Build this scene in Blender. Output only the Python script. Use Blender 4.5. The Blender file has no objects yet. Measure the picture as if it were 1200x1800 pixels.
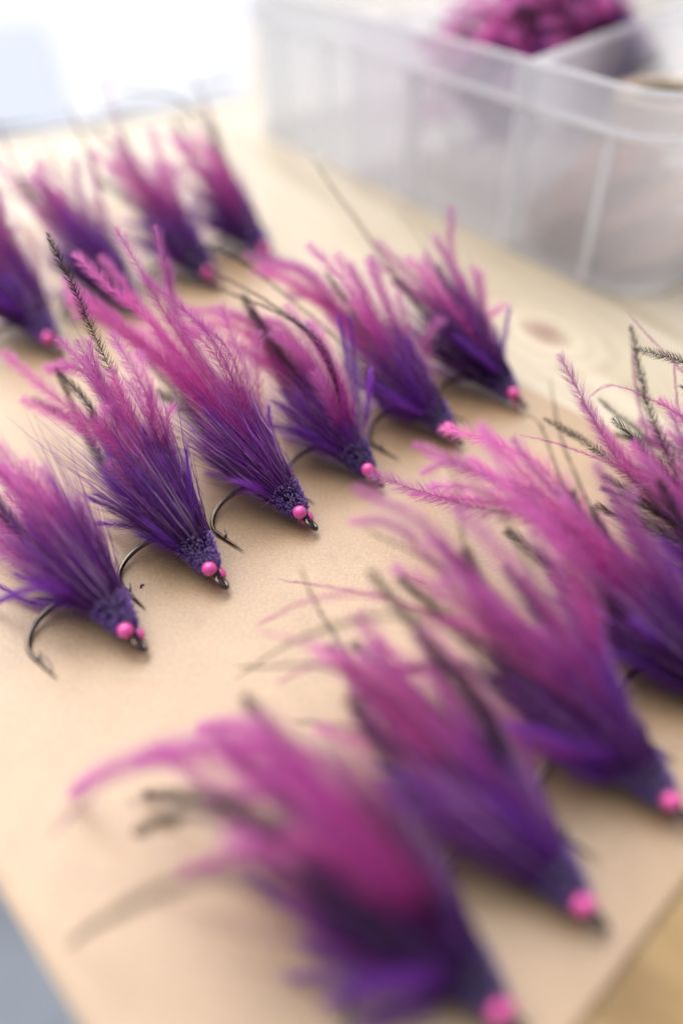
import bpy, math
import numpy as np

# ------------------------------------------------------------------ camera, light, exposure (lengths in cm, U turns them into metres)
U = 0.01
S = bpy.context.scene
COL = S.collection
cam_d = bpy.data.cameras.new('camera'); cam = bpy.data.objects.new('camera', cam_d); COL.objects.link(cam)
cam.location = (0, 0, 21*U); cam.rotation_euler = (math.radians(48), 0, 0)
cam_d.sensor_width = 36; cam_d.lens = 28.16; cam_d.clip_start = 0.005; cam_d.clip_end = 200
cam_d.dof.use_dof = True; cam_d.dof.focus_distance = 29.3*U; cam_d.dof.aperture_fstop = 1.75
S.camera = cam

SUN_EL, SUN_AZ = math.radians(58), math.radians(125)      # azimuth from +X, anticlockwise: behind the scene, to the left
w = bpy.data.worlds.new('World'); S.world = w; w.use_nodes = True
wn = w.node_tree
sky = wn.nodes.new('ShaderNodeTexSky'); sky.sky_type = 'NISHITA'; sky.sun_disc = False
sky.sun_elevation = SUN_EL; sky.sun_rotation = math.pi/2 - SUN_AZ
sky.air_density = 1.0; sky.dust_density = 4.0; sky.ozone_density = 1.0
bg = wn.nodes['Background']; bg.inputs['Strength'].default_value = 0.11
wn.links.new(sky.outputs['Color'], bg.inputs['Color'])
sun_d = bpy.data.lights.new('sun', 'SUN'); sun_d.energy = 3.4; sun_d.angle = math.radians(85); sun_d.color = (1.0, 0.975, 0.94)
sun = bpy.data.objects.new('sun', sun_d); COL.objects.link(sun)
sun.rotation_euler = (math.pi/2 - SUN_EL, 0, SUN_AZ + math.pi/2)
S.view_settings.view_transform = 'Standard'; S.view_settings.look = 'None'
S.view_settings.exposure = 0.29; S.view_settings.gamma = 1.0
S.render.engine = 'CYCLES'
S.cycles.use_denoising = True
S.cycles.max_bounces = 10; S.cycles.transparent_max_bounces = 16; S.cycles.transmission_bounces = 8
S.cycles.sample_clamp_indirect = 4.0

# ------------------------------------------------------------------ materials
def mat(name):
    m = bpy.data.materials.new(name); m.use_nodes = True
    nt = m.node_tree; nt.nodes.clear()
    out = nt.nodes.new('ShaderNodeOutputMaterial')
    return m, nt, out
def node(nt, t, **kw):
    n = nt.nodes.new(t)
    for k, v in kw.items():
        if k in n.inputs: n.inputs[k].default_value = v
        else: setattr(n, k, v)
    return n
def ramp(nt, src, stops):
    r = nt.nodes.new('ShaderNodeValToRGB'); e = r.color_ramp.elements
    while len(e) < len(stops): e.new(0.5)
    for el, (p, c) in zip(e, stops): el.position = p; el.color = (*c, 1)
    nt.links.new(src, r.inputs[0]); return r.outputs[0]
def mixc(nt, fac, a, b, mode='MIX'):
    m = nt.nodes.new('ShaderNodeMix'); m.data_type = 'RGBA'; m.blend_type = mode
    for sock, v in ((m.inputs[0], fac), (m.inputs[6], a), (m.inputs[7], b)):
        if hasattr(v, 'is_linked'): nt.links.new(v, sock)
        else: sock.default_value = v if not isinstance(v, tuple) else (*v, 1)
    return m.outputs[2]
def math_n(nt, op, a, b=None, c=None):
    m = nt.nodes.new('ShaderNodeMath'); m.operation = op
    for i, v in enumerate((a, b, c)):
        if v is None: continue
        if hasattr(v, 'is_linked'): nt.links.new(v, m.inputs[i])
        else: m.inputs[i].default_value = v
    return m.outputs[0]
def noise(nt, vec, scale, detail=4, rough=.55, dist=0):
    n = node(nt, 'ShaderNodeTexNoise', Scale=scale, Detail=detail, Roughness=rough, Distortion=dist)
    nt.links.new(vec, n.inputs['Vector']); return n.outputs['Fac']
def mapping(nt, vec, scale=(1,1,1), loc=(0,0,0), rot=(0,0,0)):
    m = nt.nodes.new('ShaderNodeMapping'); nt.links.new(vec, m.inputs[0])
    m.inputs['Scale'].default_value = scale; m.inputs['Location'].default_value = loc; m.inputs['Rotation'].default_value = rot
    return m.outputs[0]
def simple(name, col, rough=.5, metal=0, spec=.5, sss=0, coat=0, bump=None):
    m, nt, out = mat(name)
    p = node(nt, 'ShaderNodeBsdfPrincipled', Roughness=rough, Metallic=metal)
    p.inputs['Base Color'].default_value = (*col, 1); p.inputs['Specular IOR Level'].default_value = spec
    p.inputs['Coat Weight'].default_value = coat
    if sss:
        p.inputs['Subsurface Weight'].default_value = sss; p.inputs['Subsurface Radius'].default_value = (.004, .0015, .002)
        p.inputs['Subsurface Scale'].default_value = .4
    if bump:
        tc = nt.nodes.new('ShaderNodeTexCoord'); f = noise(nt, tc.outputs['Object'], bump[0])
        b = node(nt, 'ShaderNodeBump', Strength=bump[1], Distance=.0004); nt.links.new(f, b.inputs['Height'])
        nt.links.new(b.outputs[0], p.inputs['Normal'])
    nt.links.new(p.outputs[0], out.inputs[0]); return m

def fibre_mat(name, trans, rough, spec, hue_var=.02):
    m, nt, out = mat(name)
    a = node(nt, 'ShaderNodeAttribute', attribute_name='tint')
    oi = nt.nodes.new('ShaderNodeObjectInfo')
    h = node(nt, 'ShaderNodeHueSaturation')
    nt.links.new(a.outputs['Color'], h.inputs['Color'])
    nt.links.new(math_n(nt, 'MULTIPLY_ADD', oi.outputs['Random'], hue_var, .5 - hue_var/2), h.inputs['Hue'])
    nt.links.new(math_n(nt, 'MULTIPLY_ADD', oi.outputs['Random'], .5, .75), h.inputs['Value'])
    p = node(nt, 'ShaderNodeBsdfPrincipled', Roughness=rough); p.inputs['Specular IOR Level'].default_value = spec
    t = nt.nodes.new('ShaderNodeBsdfTranslucent')
    nt.links.new(h.outputs[0], p.inputs['Base Color']); nt.links.new(h.outputs[0], t.inputs['Color'])
    mx = node(nt, 'ShaderNodeMixShader'); mx.inputs[0].default_value = trans
    nt.links.new(p.outputs[0], mx.inputs[1]); nt.links.new(t.outputs[0], mx.inputs[2]); nt.links.new(mx.outputs[0], out.inputs[0])
    return m
M = {}
M['feather'] = fibre_mat('dyed_feather', .45, .6, .12)
M['herl'] = fibre_mat('black_herl', .2, .5, .25, 0)
M['hair'] = fibre_mat('dyed_deer_hair', .28, .34, .22)
M['steel'] = simple('black_nickel', (.16, .14, .12), .22, 1)
M['bead'] = simple('pink_bead_paint', (.95, .115, .44), .16, spec=.5, sss=.2, coat=.6)
M['thread'] = simple('dark_thread', (.02, .01, .03), .35, bump=(900, .6))
M['peach'] = fibre_mat('peach_feather', .4, .6, .2)

# kraft cardboard: fibre flecks and fine tooth
m, nt, out = mat('kraft_cardboard'); M['card'] = m
tc = nt.nodes.new('ShaderNodeTexCoord'); ob = tc.outputs['Object']
blot = noise(nt, ob, 34, 6, .62); fine = noise(nt, ob, 900, 3, .7); fleck = noise(nt, ob, 1500, 2, .6)
fib = noise(nt, mapping(nt, ob, (260, 1500, 300), rot=(0, 0, .5)), 1, 3, .6)
c1 = ramp(nt, blot, [(.3, (.29, .165, .066)), (.68, (.41, .245, .108))])
c2 = mixc(nt, ramp(nt, fine, [(.38, (0, 0, 0)), (.68, (.6, .6, .6))]), c1, (.54, .385, .225))
c3 = mixc(nt, ramp(nt, fleck, [(.64, (0, 0, 0)), (.72, (.85, .85, .85))]), c2, (.22, .12, .06))
c4 = mixc(nt, ramp(nt, fib, [(.60, (0, 0, 0)), (.72, (.25, .25, .25))]), c3, (.33, .20, .11))
sp = nt.nodes.new('ShaderNodeSeparateXYZ'); nt.links.new(mapping(nt, ob, loc=(.064, -.1525, 0)), sp.inputs[0])
sx = math_n(nt, 'DIVIDE', sp.outputs[0], .0095); sy = math_n(nt, 'DIVIDE', math_n(nt, 'ADD', sp.outputs[1], math_n(nt, 'MULTIPLY', sp.outputs[0], .05)), .0008)
sr = math_n(nt, 'ADD', math_n(nt, 'POWER', math_n(nt, 'ABSOLUTE', sx), 4), math_n(nt, 'MULTIPLY', sy, sy))
c4 = mixc(nt, ramp(nt, sr, [(.2, (.5, .5, .5)), (1.0, (0, 0, 0))]), c4, (.42, .20, .045))
spot = noise(nt, ob, 75, 2, .4)
c4 = mixc(nt, ramp(nt, spot, [(.66, (0, 0, 0)), (.74, (.35, .35, .35))]), c4, (.26, .145, .06))
p = node(nt, 'ShaderNodeBsdfPrincipled', Roughness=.5); p.inputs['Specular IOR Level'].default_value = 1.0; p.inputs['Coat Weight'].default_value = .7; p.inputs['Coat Roughness'].default_value = .4
nt.links.new(c4, p.inputs['Base Color'])
b = node(nt, 'ShaderNodeBump', Strength=.25, Distance=.0002); nt.links.new(fine, b.inputs['Height']); nt.links.new(b.outputs[0], p.inputs['Normal'])
nt.links.new(p.outputs[0], out.inputs[0])

# plywood: long grain, and a round knot where the table shows one
m, nt, out = mat('plywood'); M['ply'] = m
tc = nt.nodes.new('ShaderNodeTexCoord')
KN = (10.6*U, 37.6*U)
al = mapping(nt, tc.outputs['Object'], loc=(-KN[0], -KN[1], 0))
al = mapping(nt, al, rot=(0, 0, math.radians(61)))                       # x runs along the grain, knot at the origin
sep = nt.nodes.new('ShaderNodeSeparateXYZ'); nt.links.new(al, sep.inputs[0])
ex = math_n(nt, 'MULTIPLY', sep.outputs[0], .62)
r = math_n(nt, 'SQRT', math_n(nt, 'ADD', math_n(nt, 'MULTIPLY', ex, ex), math_n(nt, 'MULTIPLY', sep.outputs[1], sep.outputs[1])))
wob = noise(nt, al, 40, 3)
swirl = math_n(nt, 'SUBTRACT', 1.0, math_n(nt, 'MULTIPLY', r, 1/(4.2*U))); swirl = math_n(nt, 'MAXIMUM', swirl, 0)
long_ = noise(nt, mapping(nt, al, (5, 95, 1)), 1, 5, .6, .6)
broad = noise(nt, mapping(nt, al, (3, 26, 1)), 1, 3, .5, .4)
rings = math_n(nt, 'SINE', math_n(nt, 'ADD', math_n(nt, 'MULTIPLY', r, 700), math_n(nt, 'MULTIPLY', wob, 9)))
rings = math_n(nt, 'MULTIPLY_ADD', rings, .24, .5)
g = mixc(nt, swirl, long_, rings)
c1 = ramp(nt, g, [(.3, (.38, .30, .19)), (.5, (.57, .485, .345)), (.72, (.63, .55, .42))])
c2 = mixc(nt, ramp(nt, broad, [(.35, (.5, .5, .5)), (.6, (0, 0, 0))]), c1, (.44, .35, .215))
halo = ramp(nt, r, [(.009, (.6, .6, .6)), (.028, (0, 0, 0))])
c2 = mixc(nt, halo, c2, (.70, .60, .44))
heart = ramp(nt, math_n(nt, 'ADD', r, math_n(nt, 'MULTIPLY_ADD', wob, .004, -.002)), [(.0055, (.9, .9, .9)), (.011, (0, 0, 0))])
c3 = mixc(nt, heart, c2, (.31, .18, .13))
p = node(nt, 'ShaderNodeBsdfPrincipled', Roughness=.42); p.inputs['Specular IOR Level'].default_value = .7; p.inputs['Coat Weight'].default_value = .3; p.inputs['Coat Roughness'].default_value = .32
nt.links.new(c3, p.inputs['Base Color'])
b = node(nt, 'ShaderNodeBump', Strength=.2, Distance=.0004); nt.links.new(long_, b.inputs['Height']); nt.links.new(b.outputs[0], p.inputs['Normal'])
nt.links.new(p.outputs[0], out.inputs[0])

m, nt, out = mat('shaded_plywood'); M['ply_shade'] = m  # the same plywood, with shade and missing sheen put into a darker colour
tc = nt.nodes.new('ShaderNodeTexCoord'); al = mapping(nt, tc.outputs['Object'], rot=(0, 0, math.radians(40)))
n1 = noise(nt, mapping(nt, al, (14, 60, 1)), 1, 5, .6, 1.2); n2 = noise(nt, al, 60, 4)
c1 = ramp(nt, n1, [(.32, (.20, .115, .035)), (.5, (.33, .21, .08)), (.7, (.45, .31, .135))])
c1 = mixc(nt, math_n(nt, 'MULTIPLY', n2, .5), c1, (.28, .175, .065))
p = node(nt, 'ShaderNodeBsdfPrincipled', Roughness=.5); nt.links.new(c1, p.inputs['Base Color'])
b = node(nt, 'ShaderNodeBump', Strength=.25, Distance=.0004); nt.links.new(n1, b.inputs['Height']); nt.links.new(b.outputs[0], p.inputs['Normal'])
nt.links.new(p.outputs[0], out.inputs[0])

def plastic(name, col, clear, rough):
    m, nt, out = mat(name)
    d = node(nt, 'ShaderNodeBsdfPrincipled', Roughness=rough); d.inputs['Base Color'].default_value = (*col, 1)
    tl = nt.nodes.new('ShaderNodeBsdfTranslucent'); tl.inputs[0].default_value = (*col, 1)
    tr = nt.nodes.new('ShaderNodeBsdfTransparent'); tr.inputs[0].default_value = (.96, .97, .98, 1)
    m1 = node(nt, 'ShaderNodeMixShader'); m1.inputs[0].default_value = .62
    nt.links.new(d.outputs[0], m1.inputs[1]); nt.links.new(tl.outputs[0], m1.inputs[2])
    m2 = node(nt, 'ShaderNodeMixShader'); m2.inputs[0].default_value = clear
    nt.links.new(m1.outputs[0], m2.inputs[1]); nt.links.new(tr.outputs[0], m2.inputs[2]); nt.links.new(m2.outputs[0], out.inputs[0])
    return m
M['poly'] = plastic('frosted_polypropylene', (.95, .95, .96), .62, .3)
M['polyrim'] = plastic('frosted_polypropylene_thick', (.93, .93, .93), .35, .3)
M['paper'] = simple('white_paper', (.56, .575, .60), .8, spec=.1)
M['bag'] = simple('pale_blue_plastic_film', (.44, .475, .53), .7, spec=.1)
M['tape'] = simple('cream_tape', (.62, .45, .30), .5)
M['core'] = simple('olive_card_core', (.22, .19, .10), .7)
m, nt, out = mat('concrete'); M['floor'] = m
tc = nt.nodes.new('ShaderNodeTexCoord'); f = noise(nt, tc.outputs['Object'], 9, 6)
p = node(nt, 'ShaderNodeBsdfPrincipled', Roughness=.8); nt.links.new(ramp(nt, f, [(.35, (.27, .30, .35)), (.65, (.36, .395, .445))]), p.inputs['Base Color'])
nt.links.new(p.outputs[0], out.inputs[0])

# ------------------------------------------------------------------ mesh helpers
class MB:
    """collects vertex / face arrays (cm) with a colour per vertex"""
    def __init__(s): s.v, s.f, s.c, s.n = [], [], [], 0
    def add(s, v, faces, c=None):
        v = np.asarray(v, float); s.v.append(v)
        c = np.ones((len(v), 3))*.5 if c is None else np.broadcast_to(np.asarray(c, float), (len(v), 3)); s.c.append(c)
        for fa in faces: s.f.append(np.asarray(fa, int) + s.n)
        s.n += len(v)
    def mesh(s, name, mats, smooth=False):
        v = np.concatenate(s.v)*U; c = np.concatenate(s.c)
        me = bpy.data.meshes.new(name)
        loops = np.concatenate([f.ravel() for f in s.f if len(f)])
        sizes = np.concatenate([np.full(len(f), f.shape[1]) for f in s.f if len(f)])
        starts = np.r_[0, np.cumsum(sizes)[:-1]]
        me.vertices.add(len(v)); me.vertices.foreach_set('co', v.astype(np.float32).ravel())
        me.loops.add(len(loops)); me.loops.foreach_set('vertex_index', loops.astype(np.int32))
        me.polygons.add(len(sizes)); me.polygons.foreach_set('loop_start', starts.astype(np.int32))
        me.polygons.foreach_set('use_smooth', np.full(len(sizes), smooth))
        at = me.attributes.new('tint', 'FLOAT_COLOR', 'POINT')
        at.data.foreach_set('color', np.c_[c, np.ones(len(c))].astype(np.float32).ravel())
        me.materials.append(mats); me.update(calc_edges=True); me.validate()
        return me
def link(name, me, parent=None, loc=(0, 0, 0)):
    o = bpy.data.objects.new(name, me); COL.objects.link(o); o.parent = parent
    o.location = tuple(x*U for x in loc); return o
def empty(name, loc, rz=0):
    o = bpy.data.objects.new(name, None); COL.objects.link(o); o.empty_display_size = .01
    o.location = tuple(x*U for x in loc); o.rotation_euler = (0, 0, rz); return o
def tag(o, label, cat, group=None):
    o['label'] = label; o['category'] = cat
    if group: o['group'] = group
    return o
def unit(a): a = np.asarray(a, float); return a/np.maximum(np.linalg.norm(a, axis=-1, keepdims=True), 1e-9)
def tube(mb, P, R, sides=8, col=None, caps=True, closed=False):
    P = np.asarray(P, float); n = len(P); R = np.broadcast_to(R, (n,))
    T = unit(np.gradient(P, axis=0)) if not closed else unit(np.roll(P, -1, 0) - np.roll(P, 1, 0))
    up = np.array([0, 0, 1.]) if abs(T[0][2]) < .9 else np.array([1., 0, 0])
    A = [unit(np.cross(T[0], up))]
    for i in range(1, n): A.append(unit(A[-1] - T[i]*(A[-1]@T[i])))
    A = np.array(A); B = np.cross(T, A)
    th = np.arange(sides)*2*math.pi/sides
    V = P[:, None] + R[:, None, None]*(A[:, None]*np.cos(th)[None, :, None] + B[:, None]*np.sin(th)[None, :, None])
    i, j = np.meshgrid(np.arange(n if closed else n-1), np.arange(sides), indexing='ij')
    a = (i % n)*sides + j; b_ = (i % n)*sides + (j+1) % sides; c_ = ((i+1) % n)*sides + (j+1) % sides; d = ((i+1) % n)*sides + j
    F = [np.stack([a, b_, c_, d], -1).reshape(-1, 4)]
    V = V.reshape(-1, 3)
    if caps and not closed:
        V = np.r_[V, [P[0]], [P[-1]]]; k = len(V)
        q = np.arange(sides); q1 = (q+1) % sides
        F += [np.stack([np.full(sides, k-2), q1, q], -1), np.stack([np.full(sides, k-1), (n-1)*sides+q, (n-1)*sides+q1], -1)]
    C_ = None if col is None else (np.repeat(np.asarray(col), sides, 0) if np.ndim(col) == 2 else col)
    if C_ is not None and np.ndim(C_) == 2 and len(V) > len(C_): C_ = np.r_[C_, C_[:1], C_[-1:]]
    mb.add(V, F, C_)
def catmull(P, n=48):
    P = np.asarray(P, float)
    Q = np.r_[[2*P[0]-P[1]], P, [2*P[-1]-P[-2]]]
    out_ = []
    for i in range(1, len(Q)-2):
        t = np.linspace(0, 1, 16, endpoint=False)[:, None]; p0, p1, p2, p3 = Q[i-1], Q[i], Q[i+1], Q[i+2]
        out_.append(.5*((2*p1) + (-p0+p2)*t + (2*p0-5*p1+4*p2-p3)*t**2 + (-p0+3*p1-3*p2+p3)*t**3))
    X = np.r_[np.concatenate(out_), [P[-1]]]
    s_ = np.r_[0, np.cumsum(np.linalg.norm(np.diff(X, axis=0), axis=1))]
    u = np.linspace(0, s_[-1], n)
    return np.stack([np.interp(u, s_, X[:, k]) for k in range(3)], 1), s_[-1]

# ------------------------------------------------------------------ feathers
def feather_mesh(name, ctrl, rng, width, dens, ang=(62, 22), fluff=.55, wd=.016, t0=.18, c_base=(.3, .02, .16), c_tip=(.6, .2, .4), c_rach=(.2, .01, .1),
                 rach=.022, droop=0., tipround=.5, mat_='feather', ground=.03, jit=.10, side2=1., clk=.35, fwd=.38):
    C_, L = catmull(ctrl); n = len(C_)
    wob = np.cumsum(rng.normal(0, .016, (n, 3)), 0)*np.linspace(0, 1, n)[:, None]*L/12; C_ = C_ + wob
    C_[:, 2] = np.maximum(C_[:, 2], ground + .02)
    T = unit(np.gradient(C_, axis=0))
    ref = unit(rng.normal(0, .45, 3) + np.array([-.3, .25, 1.0]))
    Sd = unit(np.cross(T, ref)); Bn = np.cross(T, Sd)
    mb = MB()
    cr = np.linspace(0, 1, n)[:, None]; colr = np.asarray(c_rach)*(1-cr*.6) + np.asarray(c_tip)*cr*.6
    sub = slice(None, None, 3)
    tube(mb, C_[sub], np.linspace(rach, rach*.3, n)[sub], 3, colr[sub], caps=False)
    N = int(L*(1-t0)*dens)
    for sg in (1, -1):
        t = np.sort(t0 + (1-t0)*np.clip((np.arange(N) + rng.uniform(-.8, .8, N))/N, 0, 1))
        x = t*(n-1)
        def at(A): return np.stack([np.interp(x, np.arange(n), A[:, k]) for k in range(3)], 1)
        p0, Tt, Ss, Bb = at(C_), unit(at(T)), at(Sd), at(Bn)
        q = (t - t0)/(1-t0)
        wdt = width*np.minimum(1, .35 + q*3)*np.clip((1-q)/ .07, 0, 1)**.4*(1 - .45*q**1.5*(1-tipround)*2)*(side2 if sg < 0 else 1)
        wdt = np.maximum(wdt, width*.12)*rng.uniform(1-jit*2, 1+jit, N)
        clump = np.interp(np.arange(N), np.linspace(0, N, max(4, N//9)), rng.normal(0, 1, max(4, N//9)))
        al_ = np.radians(ang[0] + (ang[1]-ang[0])*q**.8) * (1 + clk*.13*clump + rng.normal(0, .07, N))
        be = rng.normal(0, fluff, N) + clk*.3*clump*fluff
        d = np.cos(al_)[:, None]*Tt + np.sin(al_)[:, None]*(sg*Ss*np.cos(be)[:, None] + Bb*np.sin(be)[:, None])
        d2 = unit(d*.75 + Tt*fwd + rng.normal(0, .13, (N, 3)) - np.array([0, 0, droop]))
        p1 = p0 + d*(wdt*.5)[:, None]; p2 = p1 + d2*(wdt*.55)[:, None]
        wv = unit(np.cross(d, rng.normal(0, 1, (N, 3))))*(wd*.5)
        V = np.stack([p0+wv, p0-wv, p1-wv*.8, p1+wv*.8, p2], 1).reshape(-1, 3)
        V[:, 2] = np.maximum(V[:, 2], ground + rng.uniform(0, .05, len(V)))
        b_ = np.arange(N)*5
        mixv = np.clip(q[:, None]*.75 + rng.normal(0, .13, (N, 1)) + .08*clump[:, None], 0, 1)
        cb = np.asarray(c_base)*(1-mixv) + np.asarray(c_tip)*mixv
        ct = cb*.5 + np.asarray(c_tip)*.5
        cc = np.stack([cb*.85, cb*.85, cb, cb, ct], 1).reshape(-1, 3)
        mb.add(V, [np.stack([b_, b_+1, b_+2, b_+3], 1), np.stack([b_+3, b_+2, b_+4], 1)], cc)
    return mb.mesh(name, M[mat_])

MAG, MAGT, MAGR = (.66, .030, .43), (.92, .40, .79), (.42, .015, .25)
PUR, PURT, PURR = (.23, .034, .44), (.44, .15, .74), (.06, .008, .13)
BLK, BLKT, BLKR = (.012, .010, .012), (.05, .045, .035), (.006, .006, .007)
def make_feather(kind, ctrl, rng, soft=1.0):
    v = rng.uniform(.85, 1.15)
    if kind == 'm':
        k = rng.uniform(0, 1); base = tuple(np.array(MAG)*(1-.35*k) + np.array((.72, .11, .32))*.35*k)
        return 'magenta_feather', feather_mesh('magenta_feather', ctrl, rng, .80*v, 58*soft, (52, 36), .8, .0125, .2, base, MAGT, MAGR, .018, tipround=.78, fwd=.16)
    if kind == 't':
        return 'magenta_feather', feather_mesh('magenta_feather', ctrl, rng, .42*v, 40*soft, (46, 34), .6, .010, .25, (.55, .06, .32), (.72, .26, .58), (.42, .02, .24), .022, tipround=.3)
    if kind == 'h':
        return 'black_herl', feather_mesh('black_herl', ctrl, rng, .28*v, 44, (50, 40), .4, .015, .15, BLK, BLKT, BLKR, .014, tipround=.4, mat_='herl', fwd=.15)
    if kind == 'u':
        return 'purple_feather', feather_mesh('purple_feather', ctrl, rng, 1.2*v, 52*soft, (32, 10), 1.0, .011, .08, PUR, PURT, PURR, .012, tipround=.5, jit=.28)
    if kind == 'b':
        return 'black_herl', feather_mesh('black_herl', ctrl, rng, .54*v, 46*soft, (52, 44), .4, .019, .12, BLK, BLKT, BLKR, .018, tipround=.5, fwd=.12, mat_='herl')
    return 'black_herl', feather_mesh('black_herl', ctrl, rng, .95*v, 60*soft, (44, 28), .7, .014, .12, BLK, BLKT, BLKR, .011, tipround=.5, mat_='herl')

# ------------------------------------------------------------------ the parts every fly shares (local frame: +x towards the tail, +y towards the hook gap, z up)
EL, TAU = math.radians(21), math.radians(31)
SH = np.array([math.cos(EL), 0, math.sin(EL)])                        # along the shank
GP = unit(np.array([0, math.cos(TAU), -math.sin(TAU)]) - SH*(SH@np.array([0, math.cos(TAU), -math.sin(TAU)])))
EA = unit(np.array([.16, .54, .83]))                  # line through both beads, mostly upright
O0 = np.array([0, 0, .55])
def hook_parts():
    R, xs, tau = 1.386, 2.0, .213                                       # the hook itself lies almost flat on the card
    HS = np.array([1., 0, 0]); HG = np.array([0, math.cos(tau), -math.sin(tau)]); OH = np.array([0, 0, .66])
    path, rad = [O0 - SH*.2, O0 - SH*.05], [.07, .075]
    for t in np.linspace(.15, xs, 9): path.append(OH + HS*t); rad.append(.075)
    for a in np.linspace(0, math.pi*.97, 22)[1:]:
        path.append(OH + HS*(xs + math.sin(a)*R*.803) + HG*(R - math.cos(a)*R)); rad.append(.075 + .03*math.sin(a))
    e = path[-1]; dr = unit(-HS - HG*.1)
    for t in np.linspace(0, 1, 9)[1:]:
        path.append(e + dr*(1.6*t)); rad.append(.085*(1-t)**.75 + .004)
    path = np.array(path); path[:, 2] = np.maximum(path[:, 2], .09)
    mb = MB(); tube(mb, path, np.array(rad), 10)
    hook = mb.mesh('hook', M['steel'], True)
    mb = MB(); a = np.linspace(0, 2*math.pi, 20, endpoint=False)
    cen = O0 - SH*.34; ax2 = unit(np.array([0, .5, -.1]) + EA*.85)
    ring = cen + SH*(.26*np.cos(a))[:, None] + ax2*(.17*np.sin(a))[:, None]; ring[:, 2] = np.maximum(ring[:, 2], .08)
    tube(mb, ring, .078, 8, closed=True); eye = mb.mesh('hook_eye', M['steel'], True)
    mb = MB(); b0 = e + dr*.55 + np.array([0, 0, .03])
    tube(mb, np.array([b0, b0 - HG*.13 - dr*.10 + [0, 0, .05], b0 - HG*.24 - dr*.30 + [0, 0, .10]]), np.array([.07, .04, .004]), 6)
    barb = mb.mesh('hook_barb', M['steel'], True)
    return hook, eye, barb
HOOK = hook_parts()
def bead_mesh(r):
    mb = MB(); nu, nv = 24, 14
    V = [(0, 0, r)]
    for i in range(1, nv):
        a = math.pi*i/nv
        for j in range(nu): V.append((r*math.sin(a)*math.cos(2*math.pi*j/nu), r*math.sin(a)*math.sin(2*math.pi*j/nu), r*math.cos(a)))
    V.append((0, 0, -r)); j = np.arange(nu); j1 = (j+1) % nu
    Q = np.concatenate([np.stack([1+i*nu+j, 1+(i+1)*nu+j, 1+(i+1)*nu+j1, 1+i*nu+j1], 1) for i in range(nv-2)])
    k = len(V)-1; T1 = np.stack([np.zeros(nu, int), 1+j, 1+j1], 1); T2 = np.stack([np.full(nu, k), 1+(nv-2)*nu+j1, 1+(nv-2)*nu+j], 1)
    mb.add(V, [Q, T1, T2]); return mb.mesh('bead_eye', M['bead'], True)
BEAD = bead_mesh(.265)
mb = MB(); tt = np.linspace(-.12, .75, 22)
tube(mb, O0 + SH*tt[:, None], .12 + .09*np.sin(np.clip((tt+.12)/.87, 0, 1)*math.pi) + .012*(np.arange(22) % 2), 12)
THREAD = mb.mesh('thread_wrap', M['thread'], True)

def ring_basis(rng, n, bias=0):
    th = rng.uniform(0, 2*math.pi, n); P = np.cross(SH, [0, 1, 0]); P = unit(P); Q = np.cross(SH, P)
    return np.cos(th)[:, None]*P + np.sin(th)[:, None]*Q
def strands(mb, P, R, C_):
    """n strands of k points as three-sided tapering tubes; P (n,k,3) R (n,k) C (n,k,3)"""
    n, k, _ = P.shape
    T = unit(np.gradient(P, axis=1)); A = unit(np.cross(T, np.array([.31, .52, .79]))); B = np.cross(T, A)
    th = np.arange(3)*2*math.pi/3
    V = P[:, :, None] + R[:, :, None, None]*(A[:, :, None]*np.cos(th)[:, None] + B[:, :, None]*np.sin(th)[:, None])
    base = (np.arange(n)*k*3)[:, None, None] + (np.arange(k-1)*3)[None, :, None]; j = np.arange(3)[None, None]; j1 = (j+1) % 3
    F = np.stack([base+j, base+j1, base+3+j1, base+3+j], -1).reshape(-1, 4)
    cap = (np.arange(n)*k*3 + (k-1)*3)[:, None] + np.arange(3)
    mb.add(V.reshape(-1, 3), [F, cap], np.repeat(C_.reshape(-1, 3), 3, 0))
def collar(seed):
    rng = np.random.RandomState(seed); n = 1500; mb = MB()
    ring = ring_basis(rng, n); t = rng.uniform(.22, 1.25, n)
    r0 = .10 + .06*t; r1 = (.40 + .38*np.clip((t-.2)/1.0, 0, 1))*rng.uniform(.82, 1.08, n)
    d = unit(ring + SH*(rng.normal(.25, .18, n) + .25*(t-.5))[:, None] + rng.normal(0, .10, (n, 3)))
    root = O0 + SH*t[:, None] + ring*r0[:, None]; tip = root + d*(r1-r0)[:, None]
    mid = (root+tip)/2 + rng.normal(0, .016, (n, 3))
    P = np.stack([root, mid, tip*.9+mid*.1, tip], 1); P[:, :, 2] = np.maximum(P[:, :, 2], .05)
    v = rng.uniform(.6, 1.25, (n, 1))
    c0 = np.array((.04, .012, .09))*v; c1 = np.array((.20, .08, .36))*v; c2 = np.array((.66, .54, .86))*v
    R = np.tile(np.array([.012, .015, .016, .015]), (n, 1))
    strands(mb, P, R, np.stack([c0, c1, c1*1.2, c2], 1)); return mb.mesh('hair_collar', M['hair'])
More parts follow.
